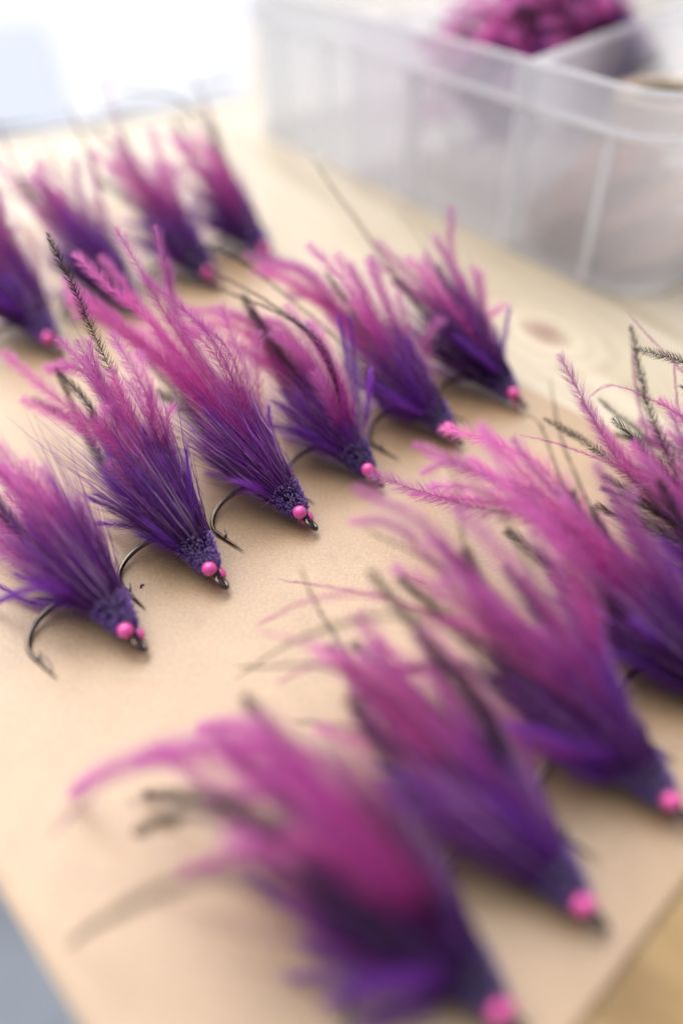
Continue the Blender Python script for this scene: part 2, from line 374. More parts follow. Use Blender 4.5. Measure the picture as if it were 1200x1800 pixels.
def deer(seed, n=900, spread=19):
    rng = np.random.RandomState(seed); mb = MB()
    ring = ring_basis(rng, n)
    t = rng.uniform(.75, 1.45, n); root = O0 + SH*t[:, None] + ring*(.20+.30*rng.uniform(0, 1, n))[:, None]
    ax = unit(SH + np.array([0, .07, .04]))
    ang = np.radians(spread)*np.sqrt(rng.uniform(.03, 1, n))*rng.uniform(.7, 1.12, n)
    L = rng.gamma(9, .36, n) + .5; L = np.clip(L, 1.5, 8.5)
    lo = rng.uniform(0, 1, n) < .07; ang = np.where(lo, ang*1.6, ang); L = np.where(lo, L*1.35, L)
    d = unit(np.cos(ang)[:, None]*ax + np.sin(ang)[:, None]*ring)
    k = 9; q = np.linspace(0, 1, k)
    flare = unit(ring*.5 + ax)
    P = np.zeros((n, k, 3)); P[:, 0] = root; dirn = flare.copy()
    bend = rng.normal(0, .10, (n, 3)); ph = rng.uniform(0, 6.3, n); fr = rng.uniform(1.5, 4, n); amp = rng.gamma(2, .035, n)
    wv = unit(np.cross(d, rng.normal(0, 1, (n, 3))))
    for i in range(1, k):
        g_ = min(1, q[i]*3.2); dd = unit(flare*(1-g_) + d*g_ + bend*q[i] + wv*(amp*np.cos(ph + fr*q[i]*6.3))[:, None]*1.6)
        P[:, i] = P[:, i-1] + dd*(L/(k-1))[:, None]
    P[:, :, 2] = np.maximum(P[:, :, 2], .04 + .05*rng.uniform(0, 1, (n, 1)))
    R = np.tile(np.array([.020, .021, .020, .018, .016, .013, .010, .0075, .004]), (n, 1))*rng.uniform(.75, 1.15, (n, 1))
    v = rng.uniform(.6, 1.3, (n, 1)); pick = rng.uniform(0, 1, (n, 1))
    body = np.where(pick < .5, np.array((.23, .042, .33)), np.where(pick < .90, np.array((.34, .10, .40)), np.array((.58, .36, .58))))*v
    dark = np.array((.028, .007, .05))*v
    m_ = np.clip(q*1.6, 0, 1)[None, :, None]; cc = dark[:, None]*(1-m_) + body[:, None]*m_
    strands(mb, P, R, cc); return mb.mesh('deer_hair', M['hair'])
COLLARS = [collar(11), collar(12)]
DEER = [deer(21), deer(22), deer(23, spread=22)]

FLIES = {
 'A': ((-6.76, 16.68), 133, [
  ('m', [(3.95, 0.07, 1.86), (7.28, 0.13, 3.54)]),
  ('m', [(3.36, -0.11, 2.16), (5.72, -0.18, 4.4)]),
  ('m', [(2.84, -0.21, 2.47), (4.96, -0.36, 4.46)]),
  ('m', [(5.97, 0.23, 0.52), (10.99, 0.43, 0.23)]),
  ('m', [(4.76, 1.0, 0.79), (8.67, 1.82, 0.53)]),
  ('m', [(3.4, 0.47, 3.04), (6.97, 0.97, 5.48)]),
  ('b', [(4.66, 0.04, 2.55), (8.45, 0.08, 2.21), (12.1, 0.11, 1.16)]),
  ('m', [(4.75, 0.51, 1.02), (9.97, 1.07, 0.38)]),
  ('u', [(3.96, -0.63, 1.1), (5.97, -0.94, 2.82)]),
  ('u', [(3.85, 1.62, 0.23), (6.04, 2.54, 0.62)]),
  ('u', [(2.43, 1.44, 2.08), (4.73, 2.8, 0.41)]),
  ('u', [(4.56, 0.57, 0.34), (7.76, 0.97, 0.32)]),
  ('u', [(3.07, -0.38, 0.81), (4.09, -0.5, 2.98)]),
 ]),
 'B': ((-4.39, 19.43), 129, [
  ('b', [(5.88, -0.66, 3.18), (8.62, -0.97, 5.82), (12.1, -1.36, 8.62)]),
  ('b', [(6.22, 0.38, 1.01), (9.14, 0.56, 2.18), (13.44, 0.83, 1.21)]),
  ('s', [(6.49, 0.21, 2.03), (7.84, 0.25, 3.64), (10.23, 0.32, 4.07)]),
  ('s', [(8.01, 0.07, 0.14), (10.04, 0.08, 1.89), (11.16, 0.09, 3.79)]),
  ('m', [(4.38, 0.09, 3.5), (7.05, 0.14, 5.29), (9.55, 0.2, 5.54)]),
  ('m', [(5.65, -0.08, 2.66), (8.68, -0.12, 4.51), (14.09, -0.2, 2.05)]),
  ('m', [(5.41, -0.16, 2.5), (7.16, -0.21, 4.61), (9.07, -0.27, 5.82)]),
  ('m', [(4.48, -0.66, 2.82), (4.62, -0.68, 5.7), (7.39, -1.08, 6.55)]),
  ('m', [(3.98, -0.43, 2.44), (4.36, -0.47, 4.51), (6.14, -0.66, 5.23)]),
  ('m', [(5.33, -0.11, 1.19), (5.98, -0.12, 3.76), (8.27, -0.17, 4.57)]),
  ('m', [(4.27, 0.38, 3.46), (9.34, 0.84, 3.15), (14.54, 1.31, 3.15)]),
  ('m', [(5.18, -0.1, 1.57), (7.22, -0.14, 3.59), (7.94, -0.15, 6.18)]),
  ('m', [(4.92, -1.08, 0.95), (4.24, -0.93, 3.86), (5.76, -1.27, 4.64)]),
  ('u', [(4.29, 0.31, 0.68), (7.04, 0.51, 0.4)]),
  ('u', [(3.04, 1.13, 1.19), (5.33, 1.99, 0.32)]),
  ('u', [(3.53, -0.26, 2.28), (4.61, -0.34, 3.93)]),
  ('u', [(4.37, -1.03, 1.04), (4.09, -0.96, 3.17)]),
  ('u', [(4.33, 0.73, 0.89), (5.39, 0.9, 3.03)]),
 ]),
 'C': ((-1.36, 22.39), 133, [
  ('m', [(3.53, 0.21, 2.75), (7.52, 0.45, 5.34), (13.0, 0.78, 6.98)]),
  ('m', [(3.95, 0.0, 2.96), (7.37, 0.01, 5.48), (10.73, 0.01, 8.55)]),
  ('m', [(4.56, -0.57, 2.64), (9.11, -1.13, 4.86), (10.46, -1.3, 8.13)]),
  ('m', [(4.65, -0.2, 2.5), (9.37, -0.4, 4.77), (13.47, -0.57, 6.28)]),
  ('m', [(3.3, 0.34, 3.2), (9.11, 0.93, 5.0), (13.59, 1.39, 6.06)]),
  ('m', [(4.01, 0.36, 3.1), (10.58, 0.94, 5.04), (13.87, 1.23, 5.05)]),
  ('m', [(3.81, 0.08, 1.98), (6.94, 0.14, 3.15), (10.58, 0.21, 3.98)]),
  ('m', [(3.81, -0.18, 1.85), (6.92, -0.33, 2.67), (9.9, -0.48, 4.78)]),
  ('m', [(3.49, -0.34, 3.03), (4.71, -0.45, 5.44), (7.58, -0.73, 5.85)]),
  ('m', [(4.18, -1.19, 1.69), (5.17, -1.47, 4.07), (7.11, -2.02, 5.82)]),
  ('m', [(3.1, -0.03, 3.12), (5.16, -0.06, 5.89), (9.57, -0.1, 6.78)]),
  ('m', [(5.3, -0.43, 1.47), (8.71, -0.7, 2.5), (12.65, -1.02, 2.93)]),
  ('s', [(6.71, -0.49, 0.69), (9.39, -0.68, 1.31), (12.53, -0.91, 2.01)]),
  ('s', [(5.73, -0.08, 0.83), (8.14, -0.12, 1.31), (10.2, -0.15, 1.16)]),
  ('u', [(3.49, 0.44, 0.94), (5.41, 0.68, 1.12)]),
  ('u', [(3.05, 0.52, 0.66), (5.12, 0.88, 0.21)]),
  ('u', [(3.18, -0.58, 2.27), (4.34, -0.79, 3.71)]),
  ('u', [(3.63, -0.28, 1.33), (5.58, -0.43, 2.18)]),
  ('u', [(3.23, -1.11, 1.12), (3.51, -1.2, 3.14)]),
 ]),
 'D': ((1.26, 24.93), 130, [
  ('b', [(3.5, -0.36, 1.71), (5.71, -0.59, 2.35), (10.1, -1.04, 2.46)]),
  ('h', [(3.2, -0.11, 4.66), (6.57, -0.23, 5.47), (14.03, -0.48, 5.05)]),
  ('h', [(3.31, 0.02, 5.16), (9.6, 0.05, 4.77), (14.22, 0.07, 3.56)]),
  ('m', [(3.43, -0.02, 2.46), (8.55, -0.04, 3.89), (14.67, -0.07, 1.86)]),
  ('m', [(2.7, -0.02, 2.29), (5.65, -0.03, 4.11), (9.36, -0.05, 3.88)]),
  ('m', [(2.46, -0.12, 2.09), (5.19, -0.25, 3.7), (8.6, -0.41, 4.34)]),
  ('m', [(2.13, 0.15, 2.67), (3.74, 0.27, 4.31), (5.79, 0.42, 4.48)]),
  ('m', [(2.19, -0.19, 3.02), (3.77, -0.33, 4.32), (6.25, -0.55, 5.24)]),
  ('m', [(1.66, -0.36, 1.56), (2.64, -0.57, 3.18), (4.59, -0.99, 4.23)]),
  ('m', [(2.82, 0.19, 2.03), (5.96, 0.39, 3.05), (9.1, 0.6, 2.82)]),
  ('u', [(2.69, -1.23, 2.32), (4.94, -2.25, 4.67)]),
  ('u', [(2.82, -1.67, 1.48), (5.12, -3.03, 4.33)]),
  ('u', [(2.56, -0.51, 2.97), (5.18, -1.02, 4.74)]),
  ('u', [(3.35, 0.09, 0.82), (5.68, 0.14, 0.78)]),
  ('u', [(2.51, 0.47, 0.6), (4.58, 0.85, 0.19)]),
  ('u', [(2.64, -1.86, 0.61), (1.49, -1.05, 4.33)]),
 ]),
 'E': ((4.75, 27.74), 130, [
  ('m', [(5.63, 0.12, 1.98), (9.61, 0.21, 4.27), (14.52, 0.31, 3.57)]),
  ('m', [(5.33, -0.29, 2.25), (9.7, -0.53, 3.86), (14.21, -0.78, 3.2)]),
  ('m', [(3.63, 0.6, 3.07), (5.86, 0.97, 5.49), (7.9, 1.31, 6.65)]),
  ('m', [(4.76, -0.45, 2.73), (6.98, -0.66, 4.55), (8.78, -0.83, 5.22)]),
  ('m', [(3.63, -0.65, 2.02), (5.4, -0.97, 3.97), (6.91, -1.24, 5.74)]),
  ('m', [(5.11, 0.27, 2.85), (10.08, 0.53, 3.76), (13.57, 0.71, 3.42)]),
  ('m', [(4.59, 0.36, 1.96), (8.23, 0.64, 3.94), (12.39, 0.97, 4.21)]),
  ('m', [(3.52, -0.03, 2.02), (5.12, -0.04, 3.85), (6.69, -0.06, 5.65)]),
  ('m', [(2.71, -0.68, 1.56), (3.85, -0.97, 2.94), (5.01, -1.26, 4.57)]),
  ('h', [(4.26, 1.33, 2.5), (7.49, 2.34, 4.38), (11.08, 3.46, 5.93), (13.44, 4.2, 5.87)]),
  ('s', [(5.94, -0.89, 0.83), (9.0, -1.35, 1.79), (13.55, -2.04, 1.65)]),
  ('u', [(4.23, -0.45, 0.29), (6.11, -0.64, 2.07)]),
  ('u', [(3.3, 0.41, 0.21), (5.02, 0.62, 0.66)]),
  ('u', [(2.45, -0.43, 1.5), (3.51, -0.62, 3.22)]),
  ('u', [(3.8, 0.3, 0.22), (5.64, 0.45, 1.51)]),
 ]),
 'F': ((7.94, 30.42), 131, [
  ('m', [(2.84, 0.05, 1.95), (6.27, 0.12, 3.79), (9.39, 0.17, 4.85)]),
  ('m', [(3.12, -1.03, 2.02), (6.41, -2.11, 4.19), (7.23, -2.38, 6.67)]),
  ('m', [(2.31, 0.37, 2.59), (4.3, 0.68, 4.15), (6.27, 1.0, 5.44)]),
  ('m', [(2.44, -0.91, 1.75), (3.8, -1.41, 3.07), (4.92, -1.83, 4.52)]),
  ('m', [(2.81, 0.04, 1.66), (5.47, 0.08, 2.92), (8.15, 0.12, 3.09)]),
  ('m', [(2.55, -0.35, 2.22), (4.48, -0.62, 4.22), (6.33, -0.87, 5.69)]),
  ('h', [(4.09, 0.23, 1.77), (7.48, 0.43, 3.73), (10.57, 0.61, 5.86), (13.31, 0.76, 7.84)]),
  ('s', [(3.8, 0.57, 2.02), (5.51, 0.83, 3.17), (7.2, 1.08, 4.04)]),
  ('m', [(2.77, -1.19, 1.19), (3.74, -1.6, 2.74), (4.44, -1.9, 4.38)]),
  ('u', [(3.88, 0.31, 0.66), (6.46, 0.51, 1.77)]),
  ('u', [(3.43, 0.34, 0.25), (5.87, 0.58, 0.17)]),
  ('u', [(2.01, 0.24, 2.1), (3.41, 0.41, 3.29)]),
 ]),
 'G': ((3.69, 5.84), 138, [
  ('m', [(2.71, 0.78, 4.64), (4.89, 1.4, 6.65), (7.25, 2.08, 6.12), (9.78, 2.8, 3.75), (12.04, 3.45, 0.4)]),
  ('t', [(2.55, 1.03, 5.44), (4.44, 1.8, 7.8), (6.48, 2.62, 7.71), (8.63, 3.49, 5.66), (11.28, 4.56, 1.24)]),
  ('b', [(2.75, 0.24, 3.23), (4.0, 0.34, 4.8), (5.55, 0.48, 4.77), (7.56, 0.65, 3.29)]),
  ('u', [(2.53, 0.05, 2.67), (4.04, 0.08, 3.86), (5.04, 0.11, 4.15)]),
  ('u', [(2.5, 0.28, 2.51), (3.9, 0.43, 3.51)]),
  ('m', [(3.14, 0.54, 3.12), (5.26, 0.91, 5.79), (6.46, 1.12, 6.32), (10.95, 1.89, 1.28)]),
  ('m', [(2.73, -0.05, 3.62), (5.08, -0.1, 2.94), (8.3, -0.16, 3.07), (10.71, -0.21, 0.66)]),
  ('m', [(3.06, 0.49, 3.25), (4.96, 0.8, 5.63), (7.74, 1.24, 2.72), (10.0, 1.61, 2.91)]),
  ('m', [(2.82, 0.29, 3.56), (3.93, 0.41, 4.92), (5.7, 0.59, 5.5), (7.0, 0.73, 5.87)]),
  ('m', [(2.63, 0.18, 2.86), (4.19, 0.29, 4.56), (6.62, 0.45, 3.96)]),
  ('m', [(2.82, -0.14, 2.55), (4.68, -0.24, 4.82), (7.44, -0.38, 2.75), (9.86, -0.5, 0.15)]),
  ('t', [(2.67, 0.36, 3.56), (4.14, 0.55, 5.16), (5.63, 0.75, 4.8), (7.37, 0.98, 3.55)]),
  ('h', [(2.46, 0.26, 3.72), (3.69, 0.39, 5.97), (5.11, 0.53, 6.27), (6.52, 0.68, 5.57)]),
  ('s', [(3.9, 0.79, 2.07), (5.71, 1.15, 2.78), (7.5, 1.52, 2.71), (10.24, 2.07, 0.36)]),
  ('b', [(3.35, 1.05, 3.12), (5.41, 1.69, 4.41), (7.47, 2.33, 3.36), (9.49, 2.97, 0.8)]),
  ('h', [(2.7, 1.82, 3.96), (3.81, 2.57, 5.4), (4.87, 3.29, 5.97), (6.52, 4.4, 4.03), (8.69, 5.86, 0.37)]),
  ('h', [(2.7, 1.82, 3.96), (4.15, 2.8, 5.89), (5.61, 3.78, 5.07), (8.35, 5.63, 0.89)]),
  ('u', [(3.21, 0.93, 0.55), (4.99, 1.44, 0.49), (6.38, 1.84, 0.63)]),
  ('u', [(2.57, 1.08, 0.69), (4.4, 1.85, 0.24)]),
  ('u', [(2.29, 1.46, 1.41), (4.06, 2.59, 0.33)]),
  ('u', [(2.49, 0.41, 1.51), (4.32, 0.71, 1.56)]),
  ('u', [(1.77, 1.38, 2.3), (3.12, 2.43, 0.46)]),
  ('u', [(2.58, 0.92, 1.72), (4.31, 1.54, 0.48)]),
 ]),
 'H': ((6.06, 8.12), 134, [
  ('m', [(2.87, -0.21, 0.73), (5.55, -0.41, 1.82), (8.7, -0.65, 3.52)]),
  ('m', [(2.6, 0.3, 1.52), (4.99, 0.58, 3.0), (8.57, 1.0, 4.05)]),
  ('m', [(2.76, 0.36, 1.66), (5.85, 0.76, 3.53), (7.88, 1.03, 4.22)]),
  ('m', [(2.73, -0.39, 1.29), (4.65, -0.67, 2.56), (6.12, -0.88, 3.42)]),
  ('m', [(2.54, -0.25, 0.83), (4.72, -0.47, 1.3), (7.16, -0.71, 2.56)]),
  ('t', [(3.36, 0.39, 3.41), (7.04, 0.82, 4.34), (10.99, 1.28, 2.9)]),
  ('t', [(3.26, 0.4, 2.75), (5.95, 0.73, 4.61), (8.54, 1.04, 3.37), (10.4, 1.27, 1.01)]),
  ('h', [(3.84, -0.25, 0.59), (6.33, -0.41, 0.96), (8.3, -0.54, 1.07), (10.43, -0.68, 2.3), (11.49, -0.74, 3.46)]),
  ('b', [(3.83, -0.3, 0.23), (6.88, -0.53, 0.82), (9.49, -0.73, 0.59)]),
  ('s', [(3.2, -0.08, 1.07), (5.66, -0.14, 1.15), (8.45, -0.2, 1.23)]),
  ('s', [(3.52, 0.05, 1.39), (5.55, 0.08, 2.07), (6.84, 0.09, 2.6)]),
  ('h', [(3.45, 0.6, 2.75), (6.02, 1.05, 4.38), (8.13, 1.42, 3.61), (11.45, 2.0, 0.72)]),
  ('s', [(2.71, -0.15, 2.21), (4.02, -0.23, 4.46), (5.79, -0.33, 4.94)]),
  ('h', [(3.57, 0.67, 2.69), (6.57, 1.24, 2.2), (8.91, 1.68, 0.63)]),
  ('u', [(3.58, 0.35, 0.8), (6.23, 0.6, 0.13)]),
  ('u', [(3.01, 0.56, 0.68), (5.4, 1.01, 0.14)]),
  ('u', [(2.28, 0.29, 1.67), (3.82, 0.49, 3.48)]),
  ('u', [(3.23, 0.51, 0.6), (5.72, 0.91, 0.21)]),
  ('u', [(2.02, -0.25, 0.96), (3.01, -0.38, 2.93)]),
 ]),
 'I': ((9.03, 10.83), 133, [
  ('m', [(3.34, 0.53, 2.69), (6.38, 1.01, 4.27), (8.56, 1.35, 5.81), (11.07, 1.75, 5.87)]),
  ('m', [(3.45, 0.24, 2.3), (6.16, 0.43, 3.77), (8.92, 0.63, 4.86)]),
  ('m', [(3.29, 0.39, 2.07), (6.23, 0.74, 3.22), (9.69, 1.16, 3.22)]),
  ('m', [(3.07, -0.49, 2.52), (4.9, -0.78, 5.48), (7.58, -1.21, 6.79), (9.18, -1.47, 7.61)]),
  ('m', [(3.07, -0.48, 2.54), (4.83, -0.75, 4.43), (6.63, -1.04, 5.6)]),
  ('m', [(2.86, 0.24, 2.91), (4.79, 0.41, 4.67), (6.79, 0.58, 5.9), (7.97, 0.68, 6.41)]),
  ('m', [(3.42, -0.23, 1.59), (5.51, -0.38, 2.41), (8.04, -0.55, 2.23)]),
  ('t', [(3.45, 0.63, 2.67), (7.78, 1.42, 2.93), (11.07, 2.02, 1.99), (13.99, 2.55, 0.72)]),
  ('t', [(3.85, 1.34, 3.45), (7.97, 2.76, 4.31), (10.37, 3.6, 3.22), (12.66, 4.39, 0.51)]),
  ('h', [(3.48, 0.59, 1.79), (5.39, 0.91, 3.84), (7.3, 1.23, 4.86), (10.59, 1.78, 4.73)]),
  ('h', [(3.64, 0.0, 2.41), (7.62, 0.01, 4.22), (8.49, 0.01, 6.72), (9.21, 0.01, 7.74)]),
  ('s', [(3.2, 0.37, 1.6), (4.71, 0.54, 2.9), (6.14, 0.71, 3.76)]),
  ('s', [(3.59, -0.54, 0.54), (5.66, -0.85, 1.33), (7.02, -1.05, 1.88)]),
  ('h', [(3.27, 1.71, 3.66), (6.58, 3.44, 5.32), (9.08, 4.74, 3.74), (11.67, 6.09, 0.4)]),
  ('s', [(3.76, 1.03, 1.93), (6.13, 1.67, 2.02), (8.22, 2.24, 0.49)]),
  ('h', [(3.5, -0.02, 2.53), (6.57, -0.04, 6.28), (7.84, -0.04, 6.89), (9.07, -0.05, 7.85)]),
  ('u', [(3.74, 0.06, 0.39), (5.84, 0.09, 0.28)]),
  ('u', [(3.02, 0.72, 1.03), (4.6, 1.09, 0.21)]),
  ('u', [(2.55, -0.66, 1.54), (3.59, -0.93, 3.43)]),
  ('u', [(2.05, -0.19, 1.46), (3.25, -0.3, 3.04)]),
 ]),
 'J': ((12.0, 13.7), 132, [
  ('m', [(3.8, -0.3, 1.84), (8.34, -0.65, 3.21), (11.14, -0.87, 2.36), (14.85, -1.17, 1.22)]),
  ('m', [(3.58, 0.36, 2.53), (7.38, 0.73, 3.68), (10.11, 1.0, 2.77), (14.83, 1.47, 1.62)]),
  ('m', [(3.69, -0.08, 2.63), (6.59, -0.15, 3.18), (9.14, -0.2, 4.21), (11.26, -0.25, 4.94)]),
  ('m', [(3.45, -0.0, 2.63), (5.74, -0.0, 3.63), (7.72, -0.01, 4.71)]),
  ('m', [(3.51, 0.1, 2.4), (6.2, 0.18, 3.42), (9.11, 0.26, 3.5), (11.11, 0.32, 3.8)]),
  ('m', [(2.98, -0.19, 2.63), (5.13, -0.32, 4.34), (6.78, -0.43, 5.74)]),
  ('h', [(3.98, -0.18, 2.05), (7.41, -0.33, 4.24), (8.82, -0.39, 5.92), (9.45, -0.42, 6.12)]),
  ('h', [(3.68, -0.23, 2.26), (6.55, -0.42, 4.03), (8.22, -0.52, 5.74), (9.3, -0.59, 7.71)]),
  ('s', [(3.78, -0.45, 1.46), (6.51, -0.78, 2.83), (7.56, -0.91, 4.05)]),
  ('s', [(3.73, -0.29, 1.63), (5.4, -0.42, 2.84), (6.6, -0.52, 3.94)]),
  ('m', [(3.67, 0.38, 2.21), (7.32, 0.77, 3.5), (9.75, 1.02, 3.77), (11.78, 1.23, 2.87)]),
  ('u', [(4.18, -0.51, 0.51), (6.04, -0.73, 1.06)]),
  ('u', [(3.57, 0.03, 0.34), (5.05, 0.04, 0.17)]),
  ('u', [(3.5, 0.05, 0.13), (5.09, 0.08, 1.31)]),
 ]),
 'K': ((15.0, 16.4), 132, [
  ('m', [(4.74, -0.03, 2.26), (7.45, -0.05, 3.11), (9.53, -0.07, 4.7), (10.96, -0.08, 6.09)]),
  ('m', [(4.96, -0.87, 2.12), (8.18, -1.44, 2.45), (10.77, -1.9, 3.63)]),
  ('m', [(4.53, -0.75, 1.68), (7.2, -1.19, 2.1), (9.41, -1.56, 3.04)]),
  ('b', [(4.94, -0.59, 2.57), (6.59, -0.78, 3.99), (8.1, -0.96, 5.73), (9.18, -1.09, 7.87)]),
  ('b', [(4.26, -0.5, 2.56), (6.51, -0.77, 2.24), (9.49, -1.12, 2.54), (11.81, -1.4, 2.45)]),
  ('s', [(3.93, 0.25, 2.21), (5.88, 0.37, 2.52), (7.84, 0.49, 2.38)]),
  ('s', [(3.82, 0.4, 2.13), (5.43, 0.56, 2.15), (7.2, 0.74, 2.4)]),
  ('t', [(4.55, 0.12, 3.26), (6.71, 0.18, 3.43), (9.64, 0.26, 3.03), (11.72, 0.32, 2.43)]),
  ('t', [(4.64, -0.17, 3.02), (6.76, -0.25, 4.17), (7.93, -0.29, 5.88), (8.56, -0.31, 7.44)]),
  ('m', [(4.33, -0.16, 2.72), (5.81, -0.22, 3.26), (7.6, -0.29, 3.91)]),
  ('m', [(4.24, -0.68, 2.2), (5.9, -0.94, 3.56), (7.38, -1.18, 4.33)]),
  ('u', [(3.56, -0.08, 1.18), (5.46, -0.12, 0.86)]),
  ('u', [(3.14, 0.41, 0.73), (4.79, 0.63, 0.14)]),
 ]),
 'P': ((17.9, 19.2), 131, [
  ('b', [(4.57, 0.15, 3.42), (6.82, 0.23, 4.97), (8.32, 0.28, 5.48), (10.22, 0.35, 5.17)]),
  ('t', [(4.98, -0.64, 2.78), (7.75, -0.99, 4.23), (10.15, -1.3, 5.02), (11.82, -1.52, 5.62)]),
  ('t', [(5.31, -0.51, 2.65), (7.84, -0.75, 2.72), (8.55, -0.81, 3.66), (9.09, -0.87, 4.91)]),
  ('m', [(4.34, 0.48, 2.69), (6.53, 0.72, 3.61), (8.27, 0.91, 4.3)]),
  ('m', [(4.5, -0.37, 1.86), (6.98, -0.58, 1.91), (9.64, -0.8, 1.73)]),
  ('b', [(4.8, -0.15, 1.79), (7.62, -0.24, 1.43), (9.89, -0.31, 1.82), (11.4, -0.36, 2.15)]),
  ('t', [(4.44, 0.68, 3.26), (7.62, 1.17, 4.25), (9.84, 1.51, 4.28), (10.58, 1.62, 3.44)]),
  ('s', [(4.87, -0.38, 1.62), (7.4, -0.58, 1.67), (10.48, -0.82, 0.67)]),
  ('m', [(3.91, -0.49, 1.9), (6.48, -0.81, 2.9), (8.1, -1.01, 3.8)]),
 ]),
 'L': ((-14.2, 35.07), 131, [
  ('m', [(2.94, 0.21, 2.15), (4.83, 0.34, 3.94), (6.42, 0.45, 5.21)]),
  ('m', [(3.89, -0.45, 1.89), (6.28, -0.73, 3.45), (6.77, -0.79, 5.94)]),
  ('m', [(3.22, -0.44, 1.83), (3.98, -0.54, 3.67), (5.58, -0.76, 4.56)]),
  ('h', [(6.18, -1.27, 1.09), (4.2, -0.87, 4.96), (5.2, -1.07, 6.17)]),
  ('u', [(3.91, -0.13, 0.7), (7.7, -0.26, 0.85)]),
  ('u', [(3.27, 0.51, 0.54), (6.06, 0.95, 0.22)]),
  ('u', [(2.2, -0.15, 1.38), (3.29, -0.22, 3.1)]),
 ]),
 'O': ((-11.0, 39.2), 132, [
  ('m', [(3.19, -0.38, 1.48), (9.24, -1.1, 2.68), (14.18, -1.68, 2.53)]),
  ('m', [(5.87, -1.69, 0.49), (5.05, -1.46, 3.17), (5.73, -1.66, 5.72)]),
  ('m', [(2.69, 0.18, 1.83), (4.88, 0.32, 3.39), (6.26, 0.41, 5.47)]),
  ('m', [(2.89, 0.48, 1.53), (7.34, 1.22, 4.16), (9.72, 1.61, 5.76)]),
  ('h', [(7.21, -2.39, 0.18), (4.27, -1.42, 4.97), (10.29, -3.41, 6.86)]),
  ('h', [(3.21, 0.27, 1.67), (6.64, 0.55, 2.92), (11.32, 0.93, 3.28)]),
  ('h', [(4.12, 0.19, 1.34), (8.82, 0.41, 3.2), (10.24, 0.47, 6.59)]),
  ('m', [(1.87, -0.02, 1.73), (4.43, -0.05, 3.11), (6.21, -0.07, 3.52)]),
  ('u', [(2.77, 0.35, 0.86), (5.77, 0.72, 1.27)]),
  ('u', [(2.3, 1.09, 0.28), (4.37, 2.08, 0.17)]),
  ('u', [(1.92, 0.02, 1.4), (3.12, 0.03, 2.92)]),
  ('u', [(3.37, -0.19, 0.13), (6.38, -0.35, 1.42)]),
 ]),
 'M': ((-7.22, 42.37), 131, [
  ('m', [(2.36, 0.3, 2.18), (4.39, 0.56, 4.23), (6.45, 0.83, 5.62)]),
  ('m', [(3.21, 0.2, 1.88), (6.21, 0.38, 3.35), (6.94, 0.43, 4.78)]),
  ('m', [(2.34, -0.04, 2.09), (4.47, -0.08, 3.4), (7.48, -0.14, 4.19)]),
  ('m', [(3.56, -0.79, 1.83), (3.78, -0.84, 3.74), (5.33, -1.19, 4.51)]),
  ('h', [(4.34, -0.06, 1.44), (8.63, -0.12, 4.55), (11.83, -0.16, 5.4)]),
  ('u', [(2.08, 0.2, 1.58), (3.74, 0.37, 3.41)]),
  ('u', [(3.87, -0.39, 0.46), (7.57, -0.76, 0.93)]),
  ('u', [(3.39, -1.36, 1.04), (3.17, -1.27, 2.83)]),
  ('u', [(3.19, 0.42, 0.58), (5.83, 0.76, 0.49)]),
 ]),
 'N': ((-4.3, 45.5), 130, [
  ('m', [(1.84, 0.28, 2.37), (3.53, 0.53, 4.27), (6.93, 1.04, 4.88)]),
  ('m', [(2.61, -0.26, 2.35), (4.45, -0.44, 3.81), (7.19, -0.7, 4.65)]),
  ('m', [(2.32, -0.2, 1.76), (3.82, -0.33, 3.0), (5.71, -0.5, 4.13)]),
  ('h', [(2.28, 0.32, 2.93), (3.37, 0.48, 5.57), (6.1, 0.87, 6.87), (10.97, 1.56, 6.43)]),
  ('h', [(3.48, -0.68, 2.67), (5.96, -1.17, 4.92), (8.46, -1.66, 7.19)]),
  ('u', [(3.12, -0.49, 1.08), (5.24, -0.82, 2.48)]),
  ('u', [(2.37, -0.4, 1.34), (2.88, -0.49, 2.89)]),
  ('u', [(2.6, -0.08, 0.65), (5.09, -0.15, 1.27)]),
 ]),
}

LABELS = {
 'A': 'purple and magenta fly cut by the left frame edge, hook showing beside bare cardboard',
 'B': 'sharp purple fly whose long black herl rises far above its pink plumes',
 'C': 'sharpest purple fly with light wavy hairs and a clear dark hook eye',
 'D': 'purple fly with a pale pink feather tip crossing its bead eyes',
 'E': 'slightly blurred fly with thick pink plumes, next to the farthest fly of middle row',
 'F': 'purple fly at the far right end of the middle row, nearest the wood knot',
 'G': 'very blurred fly nearest the camera with arched pink plumes',
 'H': 'blurred purple fly second in the front row, next to the nearest fly',
 'I': 'blurred purple fly with its bead at the right frame edge, third in front row',
 'J': 'front row fly with head outside the frame, dark body above orange cardboard',
 'K': 'front row fly with crisp bright pink plumes and an upright black herl',
 'P': 'farthest fly of the front row, only thin pink strands and a level black herl showing',
 'L': 'dark purple fly at left end of the back row with one red-pink bead',
 'O': 'blurred back row fly mostly hidden behind the tall pink plumes',
 'M': 'blurred back row fly with violet body and a pink bead behind black herl tips',
 'N': 'most distant loose fly, violet body ending near the pale bare wood',
}
GROUP = 'feather fishing flies laid in rows on the cardboard'
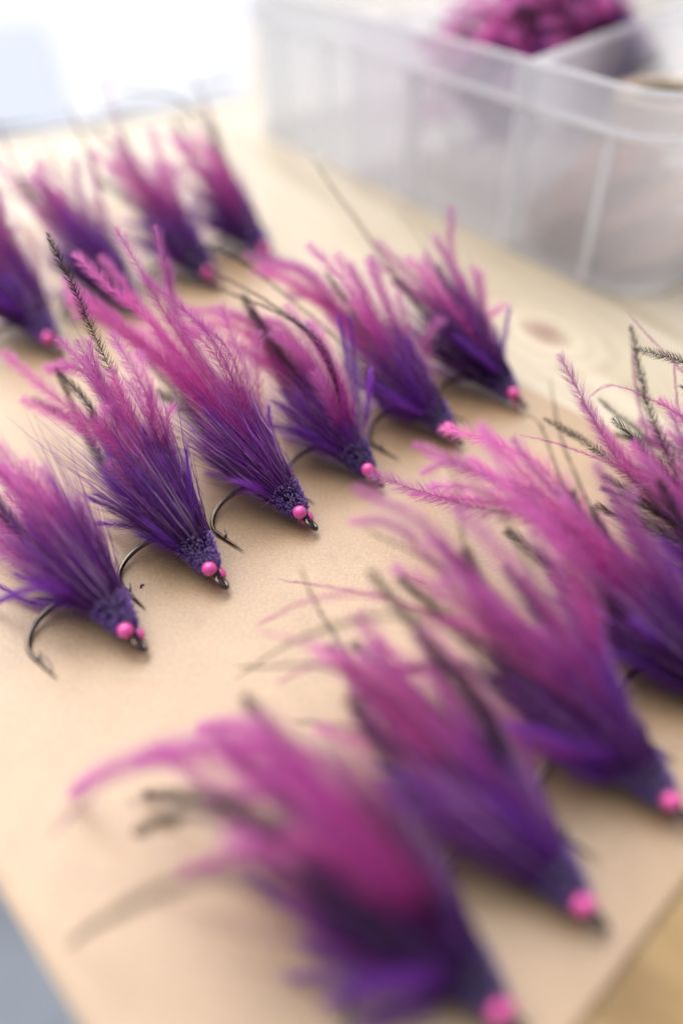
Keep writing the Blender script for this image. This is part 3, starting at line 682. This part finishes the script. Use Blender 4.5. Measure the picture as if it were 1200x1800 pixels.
def build_fly(key):
    (hx, hy), psi, rows = FLIES[key]
    rng = np.random.RandomState(sum(map(ord, key))*7 + 5)
    root = empty('fishing_fly', (hx, hy, 0), math.radians(psi))
    tag(root, LABELS[key], 'fishing fly', GROUP)
    if key in 'LOMN': root.scale = (1.14, 1.14, 1.14)
    hk = link('hook', HOOK[0], root); link('hook_eye', HOOK[1], hk); link('hook_barb', HOOK[2], hk)
    link('thread_wrap', THREAD, root)
    for sg in (1, -1): link('bead_eye', BEAD, root, tuple(O0 + SH*.12 + EA*.30*sg*(1 if sg > 0 else .9) - SH*.02*sg))
    c = link('hair_collar', COLLARS[rng.randint(2)], root); c['kind'] = 'stuff'
    d = link('deer_hair', DEER[rng.randint(3)], root); d['kind'] = 'stuff'; g_ = rng.uniform(.86, 1.1); d.scale = (g_, g_*rng.uniform(.88, 1.1), g_)
    tips = []
    def put(kind, pts, soft=1.0):
        r0 = O0 + SH*rng.uniform(.8, 1.4) + rng.normal(0, .10, 3); r0[2] = max(r0[2], .2)
        first = np.asarray(pts[0]); d1 = np.linalg.norm(first - r0)
        ctrl = [r0]
        if d1 > 3: ctrl.append(r0 + SH*d1*.22*.5 + unit(first-r0)*d1*.22*.5)
        nm, me = make_feather(kind, ctrl + [np.asarray(p_) for p_ in pts], rng, soft)
        link(nm, me, root)
    for kind, pts in rows:
        put(kind, pts); tips.append((kind, pts))
        if kind == 'm' and rng.uniform() < (.3 if key == 'G' else .55):                                               # plumes come in pairs that part a little towards the tip
            j = rng.normal(0, .22, 3); put('m', [tuple(np.maximum(np.asarray(p_) + j*(i_+1)*.9 - (SH*1.3 if i_ == len(pts)-1 else 0), (-9, -9, .2))) for i_, p_ in enumerate(pts)])
    md = [unit(np.asarray(p_[-1]) - O0) for k_, p_ in tips if k_ in 'mt']
    md = unit(np.mean(md, 0))
    ax = unit(SH*.5 + md*.6 + np.array([0, .05, 0]))
    for i in range(8):                                                # more plumes in the wing, shorter than the ones that stand out
        L = rng.uniform(5.0, 9.0); dd = unit(md + rng.normal(0, .16, 3)); d0 = unit(ax + rng.normal(0, .12, 3)); L2 = L*.5
        p1 = O0 + d0*L2; p2 = p1 + unit(dd + rng.normal(0, .12, 3))*L2; p2[2] = max(p2[2], .25)
        put('m', [p1, p2])
    if key in 'LOMN':
        for i in range(5):                                            # long loose wisps
            d0 = unit(md + rng.normal(0, .15, 3)); L2 = rng.uniform(4.0, 5.5); p1 = O0 + d0*L2
            p2 = p1 + unit(md + rng.normal(0, .25, 3))*L2; p2[2] = max(p2[2], .25); put('t', [p1, p2])
    if True:
        for i in range(6 if key in 'HIJ' else 4 if key in 'KP' else 2):                                            # soft black herls running through the wing
            d0 = unit(ax + rng.normal(0, .14, 3)); L2 = rng.uniform(3.5, 5.0); p1 = O0 + d0*L2
            p2 = p1 + unit(md + rng.normal(0, .2, 3))*L2; p2[2] = max(p2[2], .25); put('s', [p1, p2])
    for i in range(21):                                               # the soft purple underwing
        L = rng.uniform(2.8, 5.6); d0 = unit(ax + rng.normal(0, .15, 3) - np.array([0, -.05, .06])); L2 = L*.5
        p1 = O0 + d0*L2; p2 = p1 + unit(d0 + rng.normal(0, .2, 3))*L2; p1[2] = max(p1[2], .3); p2[2] = max(p2[2], .25)
        put('u', [p1, p2])
    return root
ROOTS = {k: build_fly(k) for k in FLIES}

# ------------------------------------------------------------------ cardboard, table, floor
E1, E2 = np.array([.731, .682, 0]), np.array([-.682, .731, 0])
def plate(mb, a0, a1, b0, b1, z0, z1):
    P = [E1*a + E2*b for a, b in ((a0, b0), (a1, b0), (a1, b1), (a0, b1))]
    V = [p_ + [0, 0, z] for z in (z0, z1) for p_ in P]
    mb.add(V, [np.array([[3, 2, 1, 0], [4, 5, 6, 7], [0, 1, 5, 4], [1, 2, 6, 5], [2, 3, 7, 6], [3, 0, 4, 7]])])
ZT = -.16
mb = MB()
a0, a1, b0, b1, bev = -.42, 28.4, .5, 52., .26
ringv = lambda o, z: [E1*(a0+o) + E2*(b0+o*.4) + [0, 0, z], E1*(a1-o*.4) + E2*(b0+o*.4) + [0, 0, z], E1*(a1-o*.4) + E2*(b1-o) + [0, 0, z], E1*(a0+o) + E2*(b1-o) + [0, 0, z]]
V = ringv(0, ZT) + ringv(0, -.055) + ringv(bev, 0.0)
q = [[3, 2, 1, 0]] + [[i, (i+1) % 4, 4+(i+1) % 4, 4+i] for i in range(4)] + [[4+i, 4+(i+1) % 4, 8+(i+1) % 4, 8+i] for i in range(4)] + [[8, 9, 10, 11]]
mb.add(V, [np.array(q)])
tag(link('cardboard_sheet', mb.mesh('cardboard_sheet', M['card'])), 'tan kraft cardboard sheet lying on the plywood table under the rows of flies', 'cardboard')
tb = empty('work_table', (0, 0, ZT)); tag(tb, 'plywood work table with a round knot beside the clear plastic box', 'table')
mb = MB(); plate(mb, -.25, 190, 7.004, 170, ZT-1.8, ZT-.004); link('board', mb.mesh('board', M['ply']), tb, (0, 0, -ZT))
mb = MB(); plate(mb, -.25, 190, -60, 7, ZT-1.8, ZT-.004); o = link('board', mb.mesh('board', M['ply_shade']), tb, (0, 0, -ZT)); o['label'] = 'front of the table top, shade put into its golden brown colour'  # same table top, split off to carry the shade painted into its colour
mb = MB(); mb.add([(-900, -900, -75), (900, -900, -75), (900, 900, -75), (-900, 900, -75)], [np.array([[0, 1, 2, 3]])])
f = link('floor', mb.mesh('floor', M['floor'])); f['kind'] = 'structure'

# ------------------------------------------------------------------ the frosted compartment box
BX = np.array([15.75, 40.2, ZT])
bu, bv = np.array([-.592, .806, 0]), np.array([.806, .592, 0])
LEN, WID, HGT = 40., 30., 10.6
def outline(off, rad, n=9):
    pts = []
    for cx, cy, a in ((rad, rad, 180), (LEN-rad, rad, 270), (LEN-rad, WID-rad, 0), (rad, WID-rad, 90)):
        for k in range(n):
            an = math.radians(a + 90*k/(n-1)); pts.append((cx + (rad+off)*math.cos(an), cy + (rad+off)*math.sin(an)))
    return np.array(pts)
def bp(p2, z): p2 = np.atleast_2d(p2); return BX + p2[:, :1]*bu + p2[:, 1:]*bv + np.array([0, 0, z])
def ringwall(mb, prof, rad=3.2):
    """prof: closed list of (offset outward, z)"""
    rings = [bp(outline(o, rad), z) for o, z in prof]; n = len(rings[0]); k = len(rings)
    i, j = np.meshgrid(np.arange(k), np.arange(n), indexing='ij')
    F = np.stack([i*n+j, ((i+1) % k)*n+j, ((i+1) % k)*n+(j+1) % n, i*n+(j+1) % n], -1).reshape(-1, 4)
    mb.add(np.concatenate(rings), [F])
box = empty('compartment_box', tuple(BX)); box['label'] = 'frosted clear plastic compartment box with ribbed wall standing on the plywood'; box['category'] = 'storage box'
def bpart(name, mb, m, smooth=False):
    return link(name, mb.mesh(name, m, smooth), box, tuple(-BX))
mb = MB(); ringwall(mb, [(0, .35), (0, 8.3), (-.14, 8.3), (-.14, .35)]); bpart('wall', mb, M['poly'], False)
mb = MB(); ringwall(mb, [(-.15, .0), (0.0, .34), (-.3, .34), (-.3, .14)]); bpart('foot', mb, M['poly'])
mb = MB(); o = bp(outline(-.32, 3.2), .16); o2 = bp(outline(-.32, 3.2), .04)
n_ = len(o); mb.add(np.r_[o, o2], [np.arange(n_)[None], np.arange(n_, 2*n_)[::-1][None]]); bpart('bottom', mb, M['poly'])
mb = MB(); ringwall(mb, [(.28, 8.52), (.28, 10.35), (.14, 10.35), (.14, 8.52)]); bpart('rim_band', mb, M['poly'])
mb = MB(); ringwall(mb, [(.34, 8.25), (.38, 8.38), (.34, 8.51), (-.12, 8.51), (-.12, 8.31), (.02, 8.25)]); bpart('rim_step', mb, M['polyrim'], True)
mb = MB(); ringwall(mb, [(.34, 10.36), (.36, 10.48), (.28, HGT), (.12, HGT), (.06, 10.48), (.08, 10.36)]); bpart('rim_lip', mb, M['polyrim'], True)
def strip(u0, u1, v0, v1, z0, z1):
    mb = MB(); P = [bp((u, v), z)[0] for z in (z0, z1) for u, v in ((u0, v0), (u1, v0), (u1, v1), (u0, v1))]
    mb.add(P, [np.array([[3, 2, 1, 0], [4, 5, 6, 7], [0, 1, 5, 4], [1, 2, 6, 5], [2, 3, 7, 6], [3, 0, 4, 7]])]); return mb
for u, wd_ in ((3.2, .42), (18.0, 1.7), (28.0, .6), (34., .6)):
    bpart('rib', strip(u, u+wd_, -.13, -.003, .4, 8.22), M['polyrim'])
bpart('rib', strip(9.0, 10.1, .0-.11, -.003, .4, 8.22), M['polyrim'])
bpart('rib', strip(9.0, 10.1, -.40, -.285, 8.6, 10.3), M['polyrim'])
def slab(p0, p1, th, z0, z1):
    p0, p1 = np.array(p0, float), np.array(p1, float); d = unit(p1-p0); nn = np.array([-d[1], d[0]])*th/2
    mb = MB(); P = [bp(p_, z)[0] for z in (z0, z1) for p_ in (p0-nn, p1-nn, p1+nn, p0+nn)]
    mb.add(P, [np.array([[3, 2, 1, 0], [4, 5, 6, 7], [0, 1, 5, 4], [1, 2, 6, 5], [2, 3, 7, 6], [3, 0, 4, 7]])]); return mb
dv = bpart('divider', slab((9.5, .16), (16.5, 29.7), .16, .18, 10.1), M['poly'])
link('divider_edge', slab((9.5, .1), (16.5, 29.7), .30, 10.104, 10.5).mesh('divider_edge', M['polyrim']), dv)
dv2 = bpart('divider', slab((25.5, .16), (26.5, 29.7), .16, .18, 9.9), M['poly'])

LINT = ['tiny purple crumb on the cardboard beside a hook point', 'loose purple hair lying left of the middle row heads', 'short purple hair on bare cardboard between the two rows', 'curved mauve hair on bare cardboard above the nearest fly',
        'short mauve hair on the cardboard near the front row tips', 'mauve hair offcut low on the left of the cardboard']
# flies heaped in one compartment: copies of loose flies with all their parts
def copy_tree(o, parent=None):
    c = o.copy(); COL.objects.link(c); c.parent = parent
    for ch in o.children: copy_tree(ch, c)
    return c
heap = [('D', 15.4, 17.0, 8.0, 6), ('E', 16.4, 17.0, 7.6, -4), ('C', 15.4, 18.5, 6.0, 6), ('F', 16.8, 15.5, 6.2, 3), ('B', 15.8, 19.5, 6.8, -3), ('M', 14.6, 15.5, 8.0, 8), ('L', 15.2, 18.5, 3.0, -3), ('O', 15.6, 19.0, 2.0, 4), ('J', 17.4, 18., 7.4, -6), ('A', 14.6, 16.0, 7.0, 3), ('H', 17.0, 14.5, 8.3, -5), ('I', 16.0, 14.0, 8.4, 0), ('D', 17.4, 15.5, 8.6, 3)]
ba = math.atan2(-bv[1], -bv[0])
bau = math.atan2(bu[1], bu[0])
for n_, (k, u, v, z, rot) in enumerate(heap + [('D', 11.6, 4.4, 7.4, -4), ('E', 12.0, 6.4, 7.8, 3), ('F', 13.4, 4.6, 6.4, -2), ('C', 12.4, 8.6, 7.8, -6), ('B', 11.8, 5.4, 4.6, 2)]):
    c = copy_tree(ROOTS[k]); p_ = bp((u, v), z)[0]; along = n_ >= len(heap)
    c.scale = (1, 1, 1) if not along else (.92, .92, .92); c.location = tuple(p_*U)
    c.rotation_euler = (math.radians(rot*.5), math.radians(15 if along else 8), (bau if along else ba) + math.radians(rot))
    tag(c, 'magenta and purple fly heaped in the middle compartment of the clear plastic box', 'fishing fly', 'flies heaped inside the plastic box')

def bundle(u, v, z, az, label, seed):
    rng = np.random.RandomState(seed); p_ = bp((u, v), z)[0]
    r_ = empty('feather_bundle', tuple(p_), az); tag(r_, label, 'feather bundle', 'peach feathers in the right compartment')
    for i in range(18):
        s = rng.normal(0, .5, 3)*[.3, 1.3, .3]; L = rng.uniform(6, 9)
        a = np.array([0, s[1]*.4, .5]); b_ = a + np.array([L*.5, s[1]*1.2+rng.normal(0, .5), .5+abs(s[2])*2]); c_ = b_ + np.array([L*.5, rng.normal(0, 1.2), rng.normal(.1, .7)])
        c_[2] = max(c_[2], .2)
        k = rng.uniform(0, 1); bc = np.array((.72, .38, .22))*(1-k) + np.array((.70, .50, .36))*k
        link('peach_feather', feather_mesh('peach_feather', [a, b_, c_], rng, 1.1, 16, (45, 22), .6, .045, .1, tuple(bc), (.75, .55, .40), (.5, .3, .2), .03, tipround=.7, mat_='peach'), r_)
BV = math.degrees(math.atan2(bv[1], bv[0]))
bundle(2.6, .9, .5, math.radians(BV+4), 'peach feather bundle at the bottom of the near corner of the plastic box', 71)
bundle(5.0, .6, .6, math.radians(BV-6), 'low peach feather bundle in the middle of the right compartment', 72)
bundle(7.4, .5, .5, math.radians(BV+14), 'low peach feather bundle next to the divider of the plastic box', 73)
bundle(3.6, .5, 2.4, math.radians(BV+10), 'peach feather bundle halfway up behind the slim rib of the box', 74)
bundle(6.4, .4, 2.6, math.radians(BV+2), 'peach feather bundle halfway up between slim rib and divider', 75)
bundle(5.0, .7, 4.4, math.radians(BV+9), 'topmost peach feather bundle under the cream tape roll', 76)
mb = MB(); n = 40; an = np.linspace(0, 2*math.pi, n, endpoint=False)
def ringsolid(ri, ro, z0, z1):
    mb = MB(); rr = [(ri, z0), (ro, z0), (ro, z1), (ri, z1)]
    V = np.concatenate([np.stack([r_*np.cos(an), r_*np.sin(an), np.full(n, z)], 1) for r_, z in rr])
    i, j = np.meshgrid(np.arange(4), np.arange(n), indexing='ij')
    mb.add(V, [np.stack([i*n+j, i*n+(j+1) % n, ((i+1) % 4)*n+(j+1) % n, ((i+1) % 4)*n+j], -1).reshape(-1, 4)]); return mb
tp = bp((7.2, 9.9), 6.0)[0]
tr = empty('tape_roll', tuple(tp)); tag(tr, 'cream tape roll lying on feathers in the right compartment of the box', 'tape roll')
link('tape', ringsolid(2.3, 3.3, 0, 1.9).mesh('tape', M['tape']), tr); link('core', ringsolid(2.05, 2.296, .05, 1.85).mesh('core', M['core']), tr)

# ------------------------------------------------------------------ pale things far behind on the table
def sheet(name, corners, z0, lift, m, label, cat, seed, n=14):
    """a loose sheet lying on the table, its middle and corners lifting a little, with real thickness"""
    rng = np.random.RandomState(seed); c = np.array(corners, float)
    a, b_ = np.meshgrid(np.linspace(0, 1, n), np.linspace(0, 1, n), indexing='ij')
    P = (c[0]*(1-a)[..., None] + c[1]*a[..., None])*(1-b_)[..., None] + (c[3]*(1-a)[..., None] + c[2]*a[..., None])*b_[..., None]
    z = np.zeros_like(a)
    for k in range(5):
        f, ph = rng.uniform(2, 8, 2), rng.uniform(0, 6.3); z += np.sin(a*f[0] + b_*f[1] + ph)
    z = z0 + lift*(z - z.min())/(z.max()-z.min())
    top = np.concatenate([P, (z+.05)[..., None]], -1).reshape(-1, 3); bot = np.concatenate([P, z[..., None]], -1).reshape(-1, 3)
    i, j = np.meshgrid(np.arange(n-1), np.arange(n-1), indexing='ij'); q = np.stack([i*n+j, (i+1)*n+j, (i+1)*n+j+1, i*n+j+1], -1).reshape(-1, 4)
    e = np.concatenate([np.arange(n)*n, (n-1)*n+np.arange(1, n), (np.arange(n-1)*n+n-1)[::-1], np.arange(n-2, 0, -1)]); e1 = np.roll(e, -1)
    mb = MB(); mb.add(np.r_[top, bot], [q, (q+n*n)[:, ::-1], np.stack([e, e+n*n, e1+n*n, e1], 1)])
    o = link(name, mb.mesh(name, m, False)); tag(o, label, cat); return o
sheet('paper_sheet', [(-42, 60), (-8.5, 80.5), (-15, 165), (-120, 150)], ZT+.01, .12, M['paper'], 'large white backing paper spread over the table at the upper left', 'paper', 3)
sheet('paper_sheet', [(-20.6, 74.6), (-10.9, 84.5), (-15.5, 125), (-34, 112)], ZT+.20, .2, M['paper'], 'bright white paper sheet behind the flies, on top of the backing paper', 'paper', 4)
sheet('plastic_bag', [(-38, 66), (-23.0, 73.0), (-36, 110), (-66, 98)], ZT+.20, .5, M['bag'], 'pale blue grey plastic bag lying flat at the upper left beside the white paper', 'plastic bag', 9)
for (x, y), az, ln, sd in (((-7.1, 19.3), .9, .16, 1), ((-9.2, 15.5), 2.2, 1.1, 2), ((1.6, 15.5), .4, .8, 3), ((-2.6, 12.0), 1.7, 1.3, 4), ((3.0, 19.5), 2.6, .6, 5), ((-6.0, 11.2), .2, .7, 6)):
    rng = np.random.RandomState(sd); t_ = np.linspace(0, 1, 9)
    P = np.stack([t_*ln, rng.normal(0, .25)*ln*np.sin(t_*3) + rng.normal(0, .1)*ln*t_, .03 + .05*np.sin(t_*math.pi)*ln], 1)
    mb = MB(); tube(mb, P, .045*(1-.5*t_) if sd == 1 else .014*(1-.5*t_), 5, (.10, .02, .16) if sd < 4 else (.25, .10, .22))
    o = link('hair_offcut', mb.mesh('hair_offcut', M['hair'])); o.location = (x*U, y*U, 0); o.rotation_euler = (0, 0, az)
    tag(o, LINT[sd-1], 'hair offcut', 'loose hair offcuts on the cardboard')
